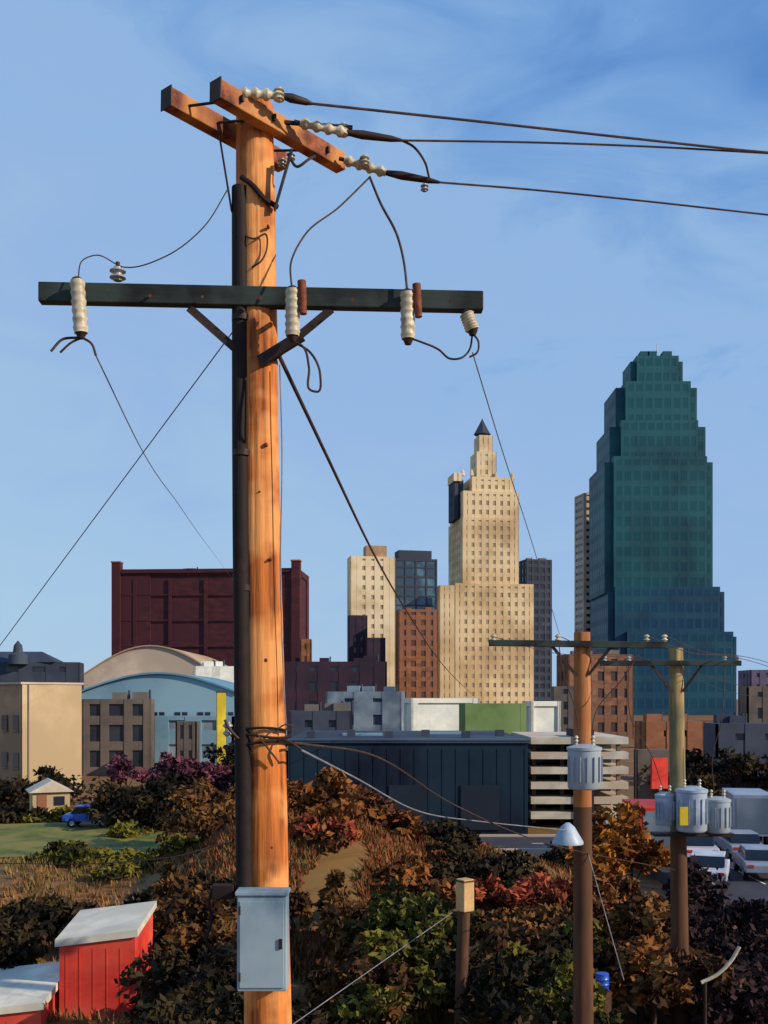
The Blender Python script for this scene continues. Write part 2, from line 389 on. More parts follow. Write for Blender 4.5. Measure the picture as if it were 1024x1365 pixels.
J('riser_wire',[(373,486,9.82),(376,600,9.82),(374,760,9.83),(378,900,9.83),(382,980,9.82)],.006,M_alu)
pole.tube('shade_side_strip',M_black,[P(320,250,9.87),P(321,700,9.85),P(324,1000,9.82),P(326,1192,9.8)],.078,14,4)  # added dark tube standing in for the pole's shaded left side
for v in(420,600,780,930,1100): pole.lathe('shade_strip_straps',M_steel,P(321+(v-420)*.007,v,9.85),P(321+(v-420)*.007,v+8,9.85),[(0,.085),(1,.085)],12)  # straps that go with the added shade strip
for v,dx in((972,0),(980,2),(990,-2)):
    c=P(347,v,10); pts=[]
    for k in range(13):
        a=2*math.pi*k/12; pts.append(c+Vector((math.cos(a)*.275,math.sin(a)*.255,.02*math.sin(a*2+v))))
    pole.tube('wrapped_wire',M_black,pts,.013,6,2)
J('tie_ends',[(318,985,9.75),(306,972,9.74),(300,960,9.78)],.015); J('tie_ends',[(372,985,9.8),(392,992,9.7),(402,1000,9.7)],.012)
J('tie_ends',[(344,980,9.73),(356,996,9.72),(372,1016,9.74)],.010,M_black); J('tie_ends',[(366,976,9.75),(380,966,9.76),(392,968,9.8)],.008,M_black)
p=P(304,972,9.8); ribs(pole,'spool_insulator',M_porcg,p-Vector((0,0,.07)),p+Vector((0,0,.07)),.05,2)
c=P(351,1254,9.62); pole.box('cabinet',M_boxg,c,(.45,.22,.87),0,.012)
pole.box('cabinet_lid',M_boxg,c+Vector((0,-.005,.45)),(.48,.25,.035),0,.005)
pole.box('cabinet_door',M_boxg,c+Vector((0,-.118,-.01)),(.40,.014,.78),0,.004)
pole.box('cabinet_hasp',M_steel,c+Vector((.17,-.13,0)),(.03,.02,.09))
for dz in(-.3,.3): pole.box('cabinet_hinges',M_steel,c+Vector((-.2,-.126,dz)),(.02,.02,.08))
J('service_loop',[(318,1186,9.8),(290,1180,9.8),(280,1196,9.8),(282,1228,9.8),(276,1256,9.8),(290,1272,9.8),(320,1272,9.75)],.014,M_black)
pole.box('junction_box',M_black,P(298,1188,9.78),(.2,.14,.13),0,.01)
pole.done()

def wire(name,pts,r,m=M_cable,sub=12):
    ps=[P(*q) for q in pts]; o=O(name,ps[0]); o.tube('conductor',m,ps,r,6,sub); o.done()
def wire3(name,pts,r,m=M_cable):
    o=O(name,pts[0]); o.tube('conductor',m,pts,r,6,14); o.done()
XP=Vector((15,13.6,0))
wire3('power_line',[E1,P(640,162,10.2),P(840,184,10.7),P(1022,203,11.2),XP+Vector((-.3,-1.2,15.6))],.012)
wire3('power_line',[E2,P(720,190,10.5),P(880,196,10.85),P(1022,204,11.25),XP+Vector((-.3,0,15.6))],.010)
wire3('power_line',[E3,P(700,252,10.8),P(860,268,11.1),P(1022,286,11.5),XP+Vector((-.3,1.2,14.9))],.010)
o=O('utility_pole',XP); o.cyl('shaft',M_wood,XP,XP+Vector((0,0,16)),.28,.17,20)
o.beam('cross_arm',M_wood2,XP+Vector((-.25,-1.4,15.4)),XP+Vector((-.25,1.4,15.4)),.12,.16)
for y in(-1.2,0.001,1.2): ribs(o,'insulators',M_porc,XP+Vector((-.3,y,15.45)),XP+Vector((-.3,y,15.65)),.06,3)
o.done()
wire('service_drop_cable',[(372,474,9.85),(432,600,13),(490,722,19),(560,843,36),(628,925,110)],.022)
wire('service_drop_cable',[(126,470,9.62),(185,592,13),(238,672,20),(285,738,50),(330,800,236)],.007,M_guy)
gA=P(312,440,9.85)
wire3('guy_wire',[gA,gA+(P(30,820,14)-gA)*5.0],.006,M_guy)
wire('service_drop_cable',[(630,470,9.9),(668,595,12),(702,700,15.5),(746,846,24.4)],.006,M_guy)
wire('telephone_cable',[(402,1000,9.75),(470,1035,12),(560,1082,16),(640,1095,20),(768,1108,24.4)],.010,M_alu)
wire('telephone_cable',[(392,990,9.8),(500,1008,13),(600,1070,17),(700,1115,21),(900,1160,29.8)],.012,M_cable)
wire('telephone_cable',[(-40,1150,24),(80,1152,22),(200,1146,17),(310,1122,10)],.010,M_cable)

# ================================================================= OTHER POLES
M_boxg2=mat('transformer_paint',S(172,186,202),S(128,148,172),scale=2,rough=.45,spec=.4,c3=S(148,160,170))
M_poleo=mat('pole_wood_orange',S(190,126,74),S(130,78,44),scale=6,st=(1,1,.08),c3=S(160,98,54),big=.7)
M_polet=mat('pole_wood_tan',S(176,154,104),S(124,98,62),scale=6,st=(1,1,.08),c3=S(112,106,80),big=.7)
M_poled=mat('pole_butt_creosote',S(104,66,42),S(66,42,32),scale=6,st=(1,1,.08),c3=S(84,56,36),big=.7)
def transformer(o,u,v0,v1,D,r):
    a=P(u,v1,D);b=P(u,v0,D); h=b.z-a.z
    o.lathe('transformer_tank',M_boxg2,a,b,[(0,r*.9),(.04,r),(.86,r),(.87,r*1.06),(.93,r*1.06),(1,r*.5)],18)
    for s in(-.5,.5):
        q=b+Vector((s*r,-.05,-.05)); ribs(o,'transformer_bushings',M_porc,q,q+Vector((0,0,.25)),.05,3)
    for k in range(7):
        an=math.pi*(1.1+.8*k/6)
        q=(a+b)/2+Vector((math.cos(an)*r*1.03,math.sin(an)*r*1.03,-.05)); o.box('cooling_fins',M_boxg2,q,(.05,.02,h*.55),an)
def shaft2(o,m,ub,ut,vt,D,rb,rt,vs_):
    b=Vector((P(ub,930,D).x,D,-.6)); t=P(ut,vt,D); f=(zat(vs_,D)-b.z)/(t.z-b.z); mid=lerp(b,t,f); rm=rb+(rt-rb)*f
    o.cyl('shaft_butt',M_poled,b,mid,rb,rm,18); o.cyl('shaft',m,mid,t,rm*1.01,rt,18)
xx=P(777,930,24.6).x
o=O('utility_pole',(xx,24.6,0)); shaft2(o,M_poleo,778,776,843,24.6,.25,.19,1075)
o.beam('cross_arm',M_armdark,P(652,857,24.35),P(890,860,24.35),.12,.15,.01)
o.beam('brace',M_steel,P(735,860,24.35),P(768,900,24.4),.03,.07); o.beam('brace',M_steel,P(815,862,24.35),P(784,900,24.4),.03,.07)
for u in(658,744,862,886):
    p=P(u,855,24.35); ribs(o,'insulators',M_porc,p,p+Vector((0,0,.16)),.075,2)
transformer(o,779,992,1052,24.0,.38)
o.beam('transformer_hanger',M_steel,P(779,1010,24.1),P(779,1010,24.6),.5,.08)
o.tube('drop_leads',M_cable,[P(744,853,24.35),P(752,900,24.2),P(768,950,24.1),P(772,988,24)],.012); o.tube('drop_leads',M_cable,[P(862,856,24.35),P(830,905,24.2),P(794,950,24.1),P(788,988,24)],.012)
c=P(757,1112,24.1); o.lathe('shield_cone',M_boxg2,c+Vector((0,0,-.22)),c+Vector((0,0,.26)),[(0,.36),(.1,.36),(.8,.16),(1,.05)],16)
o.done()
o=O('utility_pole',(P(905,930,30).x,30,0)); shaft2(o,M_polet,908,901,864,30,.26,.2,1112)
o.beam('cross_arm',M_armdark,P(800,884,29.7),P(988,884,29.7),.12,.15,.01)
o.beam('brace',M_steel,P(868,886,29.7),P(896,922,29.8),.03,.07); o.beam('brace',M_steel,P(936,886,29.7),P(910,922,29.8),.03,.07)
for u in(806,838,966,984):
    p=P(u,882,29.7); ribs(o,'insulators',M_porcg,p,p+Vector((0,0,.16)),.075,2)
transformer(o,922,1048,1108,29.3,.42); transformer(o,956,1062,1110,29.6,.36)
transformer(o,886,1056,1100,29.6,.26)
o.tube('drop_leads',M_cable,[P(838,882,29.7),P(842,960,29.5),P(870,1010,29.5),P(884,1052,29.6)],.013); o.tube('drop_leads',M_cable,[P(966,882,29.7),P(962,960,29.5),P(950,1010,29.5),P(952,1058,29.6)],.013)
o.box('id_plate',M_yel,P(912,1088,28.84),(.22,.03,.5))
o.beam('transformer_rack',M_steel,P(870,1112,29.6),P(976,1112,29.6),.5,.08)
o.done()
for a,b in(((658,24.35,855),(806,29.7,880)),((744,24.35,853),(838,29.7,880)),((862,24.35,853),(966,29.7,880)),((886,24.35,853),(984,29.7,880))):
    p=P(a[0],a[2]-6,a[1]);q=P(b[0],b[2]-6,b[1]); mid=(p+q)/2-Vector((0,0,.15)); q2=q+(q-p)*5
    wire3('power_line',[p,mid,q,(q+q2)/2-Vector((0,0,.3)),q2],.009)
DP=28.2
o=O('wooden_post',(P(614,930,DP).x,DP,0))
M_post=mat('weathered_post',S(100,68,48),S(62,44,34),scale=8,st=(1,1,.1),bump=.3)
M_postc=mat('pale_post_head',S(216,180,128),S(190,150,100),scale=5)
o.cyl('post',M_post,Vector((P(612,930,DP).x,DP,-.5)),P(619,1205,DP),.16,.17,12)
o.box('head',M_postc,P(620,1193,DP-.05),(.36,.36,.86),.6,.03)
o.box('cap',M_post,P(620,1174,DP-.05),(.39,.39,.04),.6)
o.done()
g0=P(607,1214,DP); g1=P(470,1310,24); wire3('guy_wire',[g0,g1,g1+(g1-g0)*.9],.010,M_alu)
g0=P(782,1130,24.5); g1=P(806,1215,23.6); wire3('guy_wire',[g0,g1,g1+(g1-g0)],.010,M_alu)

# ================================================================= CITY
def simple(name,ul,ur,vt,D,rot,ratio,wall,glass,bay=4,storey=4,pier=.45,span=.4,parapet=1.0,rel=.3):
    r=math.radians(rot); cx,w,d,ym=fit(ul,ur,D,r,ratio); z1=zat(vt,ym)
    o=O(name,(cx,D,0)); facade(o,cx,D,-.4,z1,w,d,r,wall,glass,bay,storey,pier,span,parapet,rel)
    return o,cx,w,d,z1,r
def rooftop(o,cx,D,z,w,d,r,n=3,m=None):
    R=Matrix.Rotation(r,3,'Z')
    for i in range(n):
        a=random.uniform(-.35,.35)*w;b=random.uniform(-.3,.3)*d; s=random.uniform(.05,.11)*min(w,d)+.8
        o.box('rooftop_units',m or M_roof,Vector((cx,D,z+s*.3))+R@Vector((a,b,0)),(s*1.6,s,s*.9),r)
        q=Vector((cx,D,z))+R@Vector((a+s,b,0)); o.cyl('rooftop_vents',M_slate,q,q+Vector((0,0,s)),.12*s,seg=8)
D=560
def tier(o,ul,ur,vt,vb,depth,wall,glass,tag,notch=.8):
    cyd=D+30; ul+=10
    f=cyd-depth/2; w=(ur-ul)/F*f; cx=((ul+ur)/2-512)/F*f
    z1=zat(vt,f); z0=max(-.4,zat(vb,f))
    facade(o,cx,cyd,z0,z1,w*notch,depth,0,wall,glass,4.8,8.2,.3,.4,1.6,.06,tag)
    facade(o,cx,cyd,z0,z1-2.5,w,depth*notch,0,wall,glass,4.8,8.2,.3,.4,1.6,.06,tag+'_wing')
o=O('glass_skyscraper',(P(880,930,D+30).x,D+30,0))
tier(o,832,912,474,520,24,M_tealf,M_teal,'_crown')
tier(o,813,932,508,575,38,M_tealf,M_teal,'_upper')
tier(o,805,944,560,625,44,M_tealf,M_teal,'_shoulder')
tier(o,798,953,608,790,50,M_tealf,M_teal,'_shaft',.86)
tier(o,802,968,782,1000,54,M_bluef,M_blueg,'_lower',.9)
tier(o,820,984,842,1000,60,M_bluef,M_blueg,'_podium',.92)
cc=P(876,470,D+30); o.cyl('antenna',M_conc,cc,cc+Vector((0,0,5)),.35,.15,8)
for u in(858,868,888): o.box('roof_plant',M_tealf,P(u,474,D+30)+Vector((0,0,.3)),(5,6,2.4))
o.done()
D=480
o=O('art_deco_tower',(P(645,930,D).x,D,0)); RD=math.radians(9)
def blk(ul,ur,vt,vb,dep,wall=M_tan,glass=M_gl_tan,tag='',bay=3.4,st=3.9,pier=.6,span=.5,off=0):
    cx,w,d,ym=fit(ul,ur,D+off,RD,1,dep)
    f=D+off-dep/2
    facade(o,cx,D+off,max(-.4,zat(vb,f)),zat(vt,f),w,dep,RD,wall,glass,bay,st,pier,span,1.2,.25,tag)
blk(585,712,778,1000,34,tag='_base')
blk(598,692,690,780,28,tag='_shaft')
blk(600,692,655,692,26,tag='_shaft_top')
blk(614,685,636,657,22,tag='_setback')
blk(627,662,602,638,12,M_tanw,tag='_tower')
blk(632,657,580,604,9,M_tanw,tag='_lantern',bay=2.6,st=6)
blk(598,618,640,692,12,M_slate,M_gl_dark,'_dark_wing',off=-4)  # slate block added to colour in the tower's shaded left face
blk(597,616,630,641,12,M_tanw,M_gl_tan,'_cap_left',off=-5)
c=P(643,578,D)
o.lathe('spire_roof',M_slate,c-Vector((0,0,.5)),c+Vector((0,0,6.8)),[(0,4.0),(.12,3.4),(.5,1.9),(.85,.6),(1,.1)],8,False)
for u in(629,661,617,683):
    p=P(u,634 if u<650 else 638,D-6); o.lathe('pinnacles',M_tanw,p,p+Vector((0,0,3)),[(0,.9),(.6,.7),(1,.1)],6,False)
o.done()
o,cx,w,d,z,r=simple('office_block',690,736,745,520,14,.9,M_slate,M_gl_dark,3.5,4,.3,.4)
rooftop(o,cx,520,z,w,d,r,3); o.done()
o,cx,w,d,z,r=simple('concrete_office_tower',766,806,657,640,14,1.0,M_conc,M_gl_dark,30,4.2,.12,.6)
rooftop(o,cx,640,z,w,d,r,2,M_conc); o.done()
D=430
o,cx,w,d,z,r=simple('cream_office_building',463,527,741,D,10,.5,M_tanw,M_gl_tan,4,4,.65,.55)
o.box('penthouse',M_tansh,Vector((P(500,930,D).x,D,z+2)),(8.5,7,5),r); o.done()
D=405
o,cx,w,d,z,r=simple('stone_annex',463,490,820,D,9,.8,M_purple,M_gl_dark,4,4,.5,.5); o.done()
o,cx,w,d,z,r=simple('stone_annex',486,514,850,400,9,.8,M_purple,M_gl_dark,4,4,.5,.5); o.done()
o,cx,w,d,z,r=simple('blue_glass_building',519,583,744,450,12,.6,M_slate,M_blue,5,4,.14,.16)
o.box('mechanical_floor',M_slate,Vector((cx,450,z+1.6)),(w*.78,d*.7,4.2),r); rooftop(o,cx,450,z+3,w*.6,d*.5,r,2); o.done()
o,cx,w,d,z,r=simple('brick_building',527,584,812,400,8,.6,M_brown,mat('glass_brown',S(112,78,60),S(80,60,54),rough=.3),3.6,3.8,.5,.45)
rooftop(o,cx,400,z,w,d,r,3,M_brown); o.done()
o,cx,w,d,z,r=simple('limestone_block',583,606,780,440,8,.8,M_tan,M_gl_tan,3.6,3.8,.6,.5); o.done()
D=255
o,cx,w,d,z,r=simple('maroon_brick_hall',152,412,757,D,-4,.4,M_maroon,M_maroon,30,40,.2,.3,1.5)
R=Matrix.Rotation(r,3,'Z'); C=Vector((cx,D,0))
for sx in(-1,1):
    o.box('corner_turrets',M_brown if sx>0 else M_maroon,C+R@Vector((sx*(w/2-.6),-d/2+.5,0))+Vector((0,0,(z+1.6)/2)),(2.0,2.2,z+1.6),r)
    o.box('turret_caps',M_brown,C+R@Vector((sx*(w/2-.6),-d/2+.5,0))+Vector((0,0,z+1.7)),(2.3,2.5,.3),r)
for i in range(5):
    o.box('pilasters',M_maroon,C+R@Vector((-w/2+5+i*(w-10)/4,-d/2-.05,0))+Vector((0,0,z/2-1)),(.8,.2,z-2.4),r)
for k in range(4): o.box('string_courses',M_maroon,C+R@Vector((0,-d/2-.04,0))+Vector((0,0,z-6-k*6)),(w-3.2,.14,.3),r)
o.box('cornice',M_maroon,C+R@Vector((0,-d/2-.2,0))+Vector((0,0,z-.7)),(w-3.4,.5,.5),r)
rooftop(o,cx,D,z,w*.7,d*.4,r,2,M_maroon); o.done()
o,cx,w,d,z,r=simple('brick_stair_tower',400,416,852,235,0,1,M_brown,M_brown,3,4,.4,.4); o.done()
o,cx,w,d,z,r=simple('plum_warehouse',376,516,882,235,0,.4,M_purple,M_gl_dark,5,4.5,.6,.5); rooftop(o,cx,235,z,w,d,r,4,M_purple); o.done()
def arched(name,ul,ur,vspring,vtop,D,dep,wall,roofm,glass=M_gl_dark,n=18,bays=6):
    f=D-dep/2; xl=(ul-512)/F*f; xr=(ur-512)/F*f; zs=zat(vspring,f); zt_=zat(vtop,f); cx=(xl+xr)/2; w=xr-xl
    o=O(name,(cx,D,0)); vs=[]
    prof=[(xl+w*i/n,zs+(zt_-zs)*math.sin(math.pi*i/n)) for i in range(n+1)]
    for y in(f,D+dep/2):
        vs.append((xl,y,-.4)); vs+= [(x,y,z) for x,z in prof]; vs.append((xr,y,-.4))
    k=n+3
    o.add('gable_walls',wall,vs,[tuple(range(k)),tuple(range(2*k-1,k-1,-1))])
    o.add('side_walls',wall,vs,[(0,k,k+1,1),(k-2,2*k-2,2*k-1,k-1)])
    rv=[];rf=[]
    for y in(f-.4,D+dep/2+.4):
        for off in(0.05,.3): rv+=[(x,y,z+off) for x,z in prof]
    m=n+1
    for i in range(n):
        rf+=[(i,i+1,2*m+i+1,2*m+i),(m+i,3*m+i,3*m+i+1,m+i+1),(i,m+i,m+i+1,i+1),(2*m+i,2*m+i+1,3*m+i+1,3*m+i)]
    o.add('roof',roofm,rv,rf)
    for i in range(bays):
        x=xl+w*(i+.5)/bays
        o.box('windows',glass,(x,f-.02,zs*.55),(w/bays*.55,.1,zs*.4))
        o.box('window_sills',wall,(x,f-.12,zs*.34),(w/bays*.6,.25,.18))
        o.box('window_mullions',wall,(x,f-.09,zs*.55),(.15,.08,zs*.4))
    return o
arched('arched_roof_hall',112,290,900,862,215,40,M_conc,mat('tan_roof',S(190,162,130),S(166,138,112),scale=.2),bays=8).done()
arched('blue_roof_market',104,318,925,899,150,25,M_skyb,mat('pale_blue_roof',S(116,158,178),S(92,134,156),scale=.3),bays=7).done()
o,cx,w,d,z,r=simple('slate_roof_block',-40,112,882,230,10,.4,M_slate,M_gl_dark,5,4,.5,.5)
o.lathe('cupola',M_slate,Vector((P(24,930,225).x,225,z-.5)),Vector((P(24,930,225).x,225,z+4.5)),[(0,2.2),(.4,2.0),(.5,1.1),(.8,.9),(1,.1)],10)
cR=Vector((cx-2,230,z)); o.add('hip_roof',M_slate,[cR+Vector(v) for v in((-9,-4,0),(9,-4,0),(9,4,0),(-9,4,0),(-5,0,2.4),(5,0,2.4))],[(0,1,5,4),(1,2,5),(2,3,4,5),(3,0,4)])
o.done()
M_gb=mat('grey_brown_wall',S(100,90,84),S(74,68,66),scale=.3,c3=S(116,102,90))
o,cx,w,d,z,r=simple('grey_row_building',108,206,932,128,6,.4,M_gb,M_gl_dark,2.6,3.2,.35,.35,.6); rooftop(o,cx,128,z,w,d,r,2); o.done()
o,cx,w,d,z,r=simple('narrow_brick_building',234,266,962,122,0,.8,M_gb,M_gl_dark,1.2,3,.4,.4,.4,.15); o.done()
o,cx,w,d,z,r=simple('white_flat_building',258,316,888,190,12,.6,M_white,M_skyb,6,5,.6,.6); rooftop(o,cx,190,z,w,d,r,3,M_white); o.done()
o,cx,w,d,z,r=simple('pale_blue_building',203,318,955,135,0,.4,M_skyb,M_greyb,5,4,.4,.5,.5); o.done()
D=108
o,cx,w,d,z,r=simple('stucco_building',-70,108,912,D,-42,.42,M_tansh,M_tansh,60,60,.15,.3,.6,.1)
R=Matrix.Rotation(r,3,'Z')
o.box('lit_facade',M_stlit,Vector((cx,D,z/2))+R@Vector((w/2+.05,0,0)),(.1,d+.02,z+.1),r)  # paler skin on the sun side, light put into its colour
o.box('coping',M_conc,Vector((cx,D,z+.1)),(w+.4,d+.4,.2),r)
for j in range(2):
    for i in range(7):
        q=R@Vector((-w/2+w*(i+.5)/7,-d/2-.03,0))+Vector((cx,D,3+j*3.6)); o.box('windows',M_gb,q,(1.0,.1,1.4),r); o.box('sills',M_tansh,q-Vector((0,0,.8)),(1.2,.3,.12),r)
o.box('downpipe',M_gb,Vector((cx,D,z/2))+R@Vector((w/2+.14,-d/2+.6,0)),(.12,.12,z),r)
o.done()
o=O('yellow_sign',(P(295,930,88).x,88,0)); x=P(295,930,88).x
for dx in(-.3,.3): o.cyl('legs',M_steel,(x+dx,88,-.4),(x+dx,88,3),.07,seg=8)
o.box('panel',M_yel,(x,87.9,5.9),(.75,.3,7),.3,.03); o.box('frame',M_steel,(x,88,9.45),(.85,.4,.12),.3); o.done()
o,cx,w,d,z,r=simple('white_warehouse',538,640,931,135,14,.4,M_white,M_white,60,60,.1,.3,.6); R=Matrix.Rotation(r,3,'Z'); C=Vector((cx,135,0))
for i in range(4): o.box('loading_doors',M_greyb,C+R@Vector((-w/2+w*(i+.5)/4,-d/2-.04,2.2)),(1.8,.12,3.2),r)
o.done()
o,cx,w,d,z,r=simple('white_storage_building',700,748,935,128,14,.5,M_white,M_white,60,60,.1,.3,.6)
R=Matrix.Rotation(r,3,'Z')
for i in range(3): o.box('windows',M_gl_dark,Vector((cx,128,0))+R@Vector((-w/2+w*(i+.5)/3,-d/2-.02,2.4)),(.8,.1,1.0),r)
o.done()
o,cx,w,d,z,r=simple('grey_blue_building',434,540,922,160,-8,.4,M_greyb,M_slate,5,4,.5,.55); rooftop(o,cx,160,z,w,d,r,3,M_greyb); o.done()
o,cx,w,d,z,r=simple('slate_warehouse',385,470,948,118,4,.5,M_slate,M_gl_dark,4,4,.5,.55); rooftop(o,cx,118,z,w,d,r,3); o.done()
M_green=mat('green_metal',S(98,124,72),S(78,102,58),scale=.4,c3=S(110,132,82))
o,cx,w,d,z,r=simple('green_storage_hall',612,702,938,112,14,.3,M_green,M_green,60,60,.1,.3,.5,.02)
R=Matrix.Rotation(r,3,'Z')
for i in range(2): o.box('doors',M_slate,Vector((cx,112,0))+R@Vector((-w/4+w*i/2,-d/2-.03,1.6)),(2.2,.1,3.2),r)
o.done()
# navy warehouse : front wall at 71 m
f=71.0; xl=P(384,930,f).x; xr=P(704,930,f).x; dn=20; cx=(xl+xr)/2; w=xr-xl; z=zat(988,f)
o=O('navy_warehouse',(cx,f+dn/2,0)); o.box('walls',M_navy,(cx,f+dn/2,z/2-.3),(w,dn,z+.6))
o.box('roof_deck',M_navyroof,(cx,f+dn/2,z+.03),(w+.3,dn+.3,.1))
for i in range(18): o.box('wall_seams',M_navy,(cx-w/2+.2+i*(w-.4)/17,f-.015,z/2-.2),(.07,.03,z-.6))
for i in range(3): o.box('roller_doors',mat('roller_door',S(28,42,58),S(18,30,46),scale=1),(cx-w*.3+i*w*.3,f-.05,1.6),(2.6,.08,3.0))
for i in range(6): o.box('roof_vents',M_slate,(cx-w*.42+i*w*.17,f+4+i%2*3,z+.3),(.6,.6,.5)) 
o.box('skylights',M_skyb,(cx-w*.2,f+9,z+.15),(3,2,.15)); o.box('skylights',M_skyb,(cx+w*.2,f+12,z+.15),(3,2,.15))
o.box('eave_trim',M_navyroof,(cx,f-.1,z-.05),(w+.2,.1,.14)); o.done()
# parking garage
f=76; xl=P(708,930,f).x; xr=P(838,930,f).x; o=O('parking_garage',((xl+xr)/2,f+6,0))
zt2=zat(980,f); n=6
for i in range(n):
    zz=.3+(zt2-.9)*i/(n-1)
    o.box('deck_slabs',M_stripe,((xl+xr)/2,f+6,zz+.2),(xr-xl,12,.5))
for i in range(4):
    for y in(f+1.5,f+6,f+11.4): o.box('columns',M_gb,(xl+.4+i*(xr-xl-.8)/3,y,zt2/2-.3),(.3,.3,zt2-.2))
o.box('stair_core',M_purple,(xl+(xr-xl)*.55,f+1.9,zt2/2),(1.3,4.1,zt2+.8))
o.box('back_wall',M_gl_dark,((xl+xr)/2,f+5,zt2/2-.3),(xr-xl-.4,.2,zt2-1)); o.done()
o,cx,w,d,z,r=simple('brick_apartment_building',742,845,872,240,10,.5,mat('brick_dk',S(140,98,72),S(100,68,56),scale=.4,st=(1,1,2)),mat('glass_brick',S(90,70,64),S(64,54,58),rough=.3),3,3.6,.5,.45); rooftop(o,cx,240,z,w,d,r,3); o.done()
o,cx,w,d,z,r=simple('brick_shop_building',846,940,962,120,8,.5,M_brown,M_gl_dark,3,3.6,.6,.5); rooftop(o,cx,120,z,w,d,r,2,M_brown); o.done()
o,cx,w,d,z,r=simple('distant_office_block',984,1100,893,330,0,.5,mat('mauve_wall',S(106,96,118),S(80,74,98),scale=.1),M_slate,4,4,.5,.5); o.done()
o,cx,w,d,z,r=simple('slate_shop_building',938,1060,965,110,0,.5,M_slate,M_gl_dark,3.5,3.6,.5,.5); rooftop(o,cx,110,z,w,d,r,3,M_slate); o.done()
o,cx,w,d,z,r=simple('brick_corner_building',985,1080,915,190,0,.4,M_gb,M_gl_dark,3.5,3.6,.5,.5); o.done()
for i,(ul,ur,vt,D,m) in enumerate([(-400,-230,880,300,M_brown),(-200,-60,900,260,M_conc),(1110,1260,860,400,M_conc),(1300,1500,890,350,M_brown),(420,470,905,300,M_conc),(735,790,915,200,M_gb),(845,905,1000,88,M_gb),(930,1010,1012,92,M_slate)]):
    o,cx,w,d,z,r=simple('low_rise_building',ul,ur,vt,D,0,.4,m,M_gl_dark,3,3.2,.5,.5,.5); o.done()

D=84; hx=P(66,930,D).x; o=O('small_house',(hx,D,0))
o.box('walls',M_stlit,(hx,D,.6),(2.8,3,2.2),.4)
R=Matrix.Rotation(.4,3,'Z'); o.add('roof',M_stripe,[Vector((hx,D,0))+R@Vector(v) for v in((-1.7,-1.8,1.6),(1.7,-1.8,1.6),(1.7,1.8,1.6),(-1.7,1.8,1.6),(0,-1.8,2.5),(0,1.8,2.5))],[(0,4,5,3),(1,2,5,4),(0,1,4),(2,3,5),(0,3,2,1)])
o.box('door',M_brown,Vector((hx,D,.6))+R@Vector((-.7,-1.52,0)),(.7,.08,1.7),.4); o.box('window',M_gl_dark,Vector((hx,D,.9))+R@Vector((.6,-1.52,0)),(.8,.08,.7),.4); o.done()

# ================================================================= red / white shed lower left
D=31
M_whr=mat('white_roof_sheet',S(228,220,200),S(194,188,172),scale=1.2)
o=O('red_shed',(P(110,930,D).x,D,0))
def shed(x0,x1,y0,y1,hf,hb,tag,tw=.0):
    dz=tw
    o.add('walls'+tag,M_red,[(x0,y0,-.6),(x1,y0,-.6),(x1,y1,-.6),(x0,y1,-.6),(x0,y0,hf),(x1,y0,hf+dz),(x1,y1,hb+dz),(x0,y1,hb)],[(0,1,5,4),(1,2,6,5),(2,3,7,6),(3,0,4,7)])
    e=.1
    lo=[(x0-e,y0-e,hf),(x1+e,y0-e,hf+dz),(x1+e,y1+e,hb+dz),(x0-e,y1+e,hb)]
    o.add('roof'+tag,M_whr,[(a,b,c+.01) for a,b,c in lo]+[(a,b,c+.22) for a,b,c in lo],[(3,2,1,0),(4,5,6,7),(0,1,5,4),(1,2,6,5),(2,3,7,6),(3,0,4,7)])
    for k in range(int((x1-x0)/.4)): o.box('board_battens'+tag,M_red,(x0+.2+k*.4,y0-.006,hf/2-.1),(.04,.015,hf+.1))
xa=P(79,930,D).x; xb=P(180,930,D).x
shed(xa,xb,D,D+2.4,zat(1262,D),zat(1262,D)+.35,'_main',.3)
shed(xa-4.5,xa-.15,D-1.2,D+1.6,zat(1352,D),zat(1352,D)+.45,'_lean_to',.5)
o.done()

# ================================================================= vehicles
def car(name,x,y,rot,paint,L=4.4,W=1.8,H=1.45,z=.25):
    o=O(name,(x,y,z)); R=Matrix.Rotation(rot,3,'Z'); T=lambda v:R@Vector(v)+Vector((x,y,z))
    pr=[(-.5,.3),(-.5,.55),(-.47,.62),(-.27,.66),(.22,.68),(.47,.58),(.5,.45),(.5,.28)]
    def ex(part,m,pts,w0):
        n=len(pts); vs=[T((a*L,-w0/2,b*H)) for a,b in pts]+[T((a*L,w0/2,b*H)) for a,b in pts]
        o.add(part,m,vs,[tuple(range(n)),tuple(range(2*n-1,n-1,-1))]+[(i,i+n,(i+1)%n+n,(i+1)%n) for i in range(n)],bevel=.04)
    ex('body',paint,pr,W)
    ex('cabin_glass',M_gl,[(-.36,.66),(-.25,.96),(.1,.97),(.27,.67)],W*.86)
    ex('roof',paint,[(-.26,.955),(-.25,1.0),(.09,1.0),(.12,.955)],W*.84)
    for a in(-.31,.31):
        for s in(-1,1):
            o.cyl('wheels',M_tyre,T((a*L,s*W*.5,.32)),T((a*L,s*W*.38,.32)),.32,seg=16)
            o.cyl('hubs',M_silver,T((a*L,s*W*.505,.32)),T((a*L,s*W*.49,.32)),.18,seg=10)
    for s in(-1,1): o.box('lamps',M_white,T((.497*L,s*W*.36,.5*H)),(.06,.3,.14),rot); o.box('tail_lamps',M_redcar,T((-.498*L,s*W*.36,.52*H)),(.06,.26,.14),rot)
    o.done()
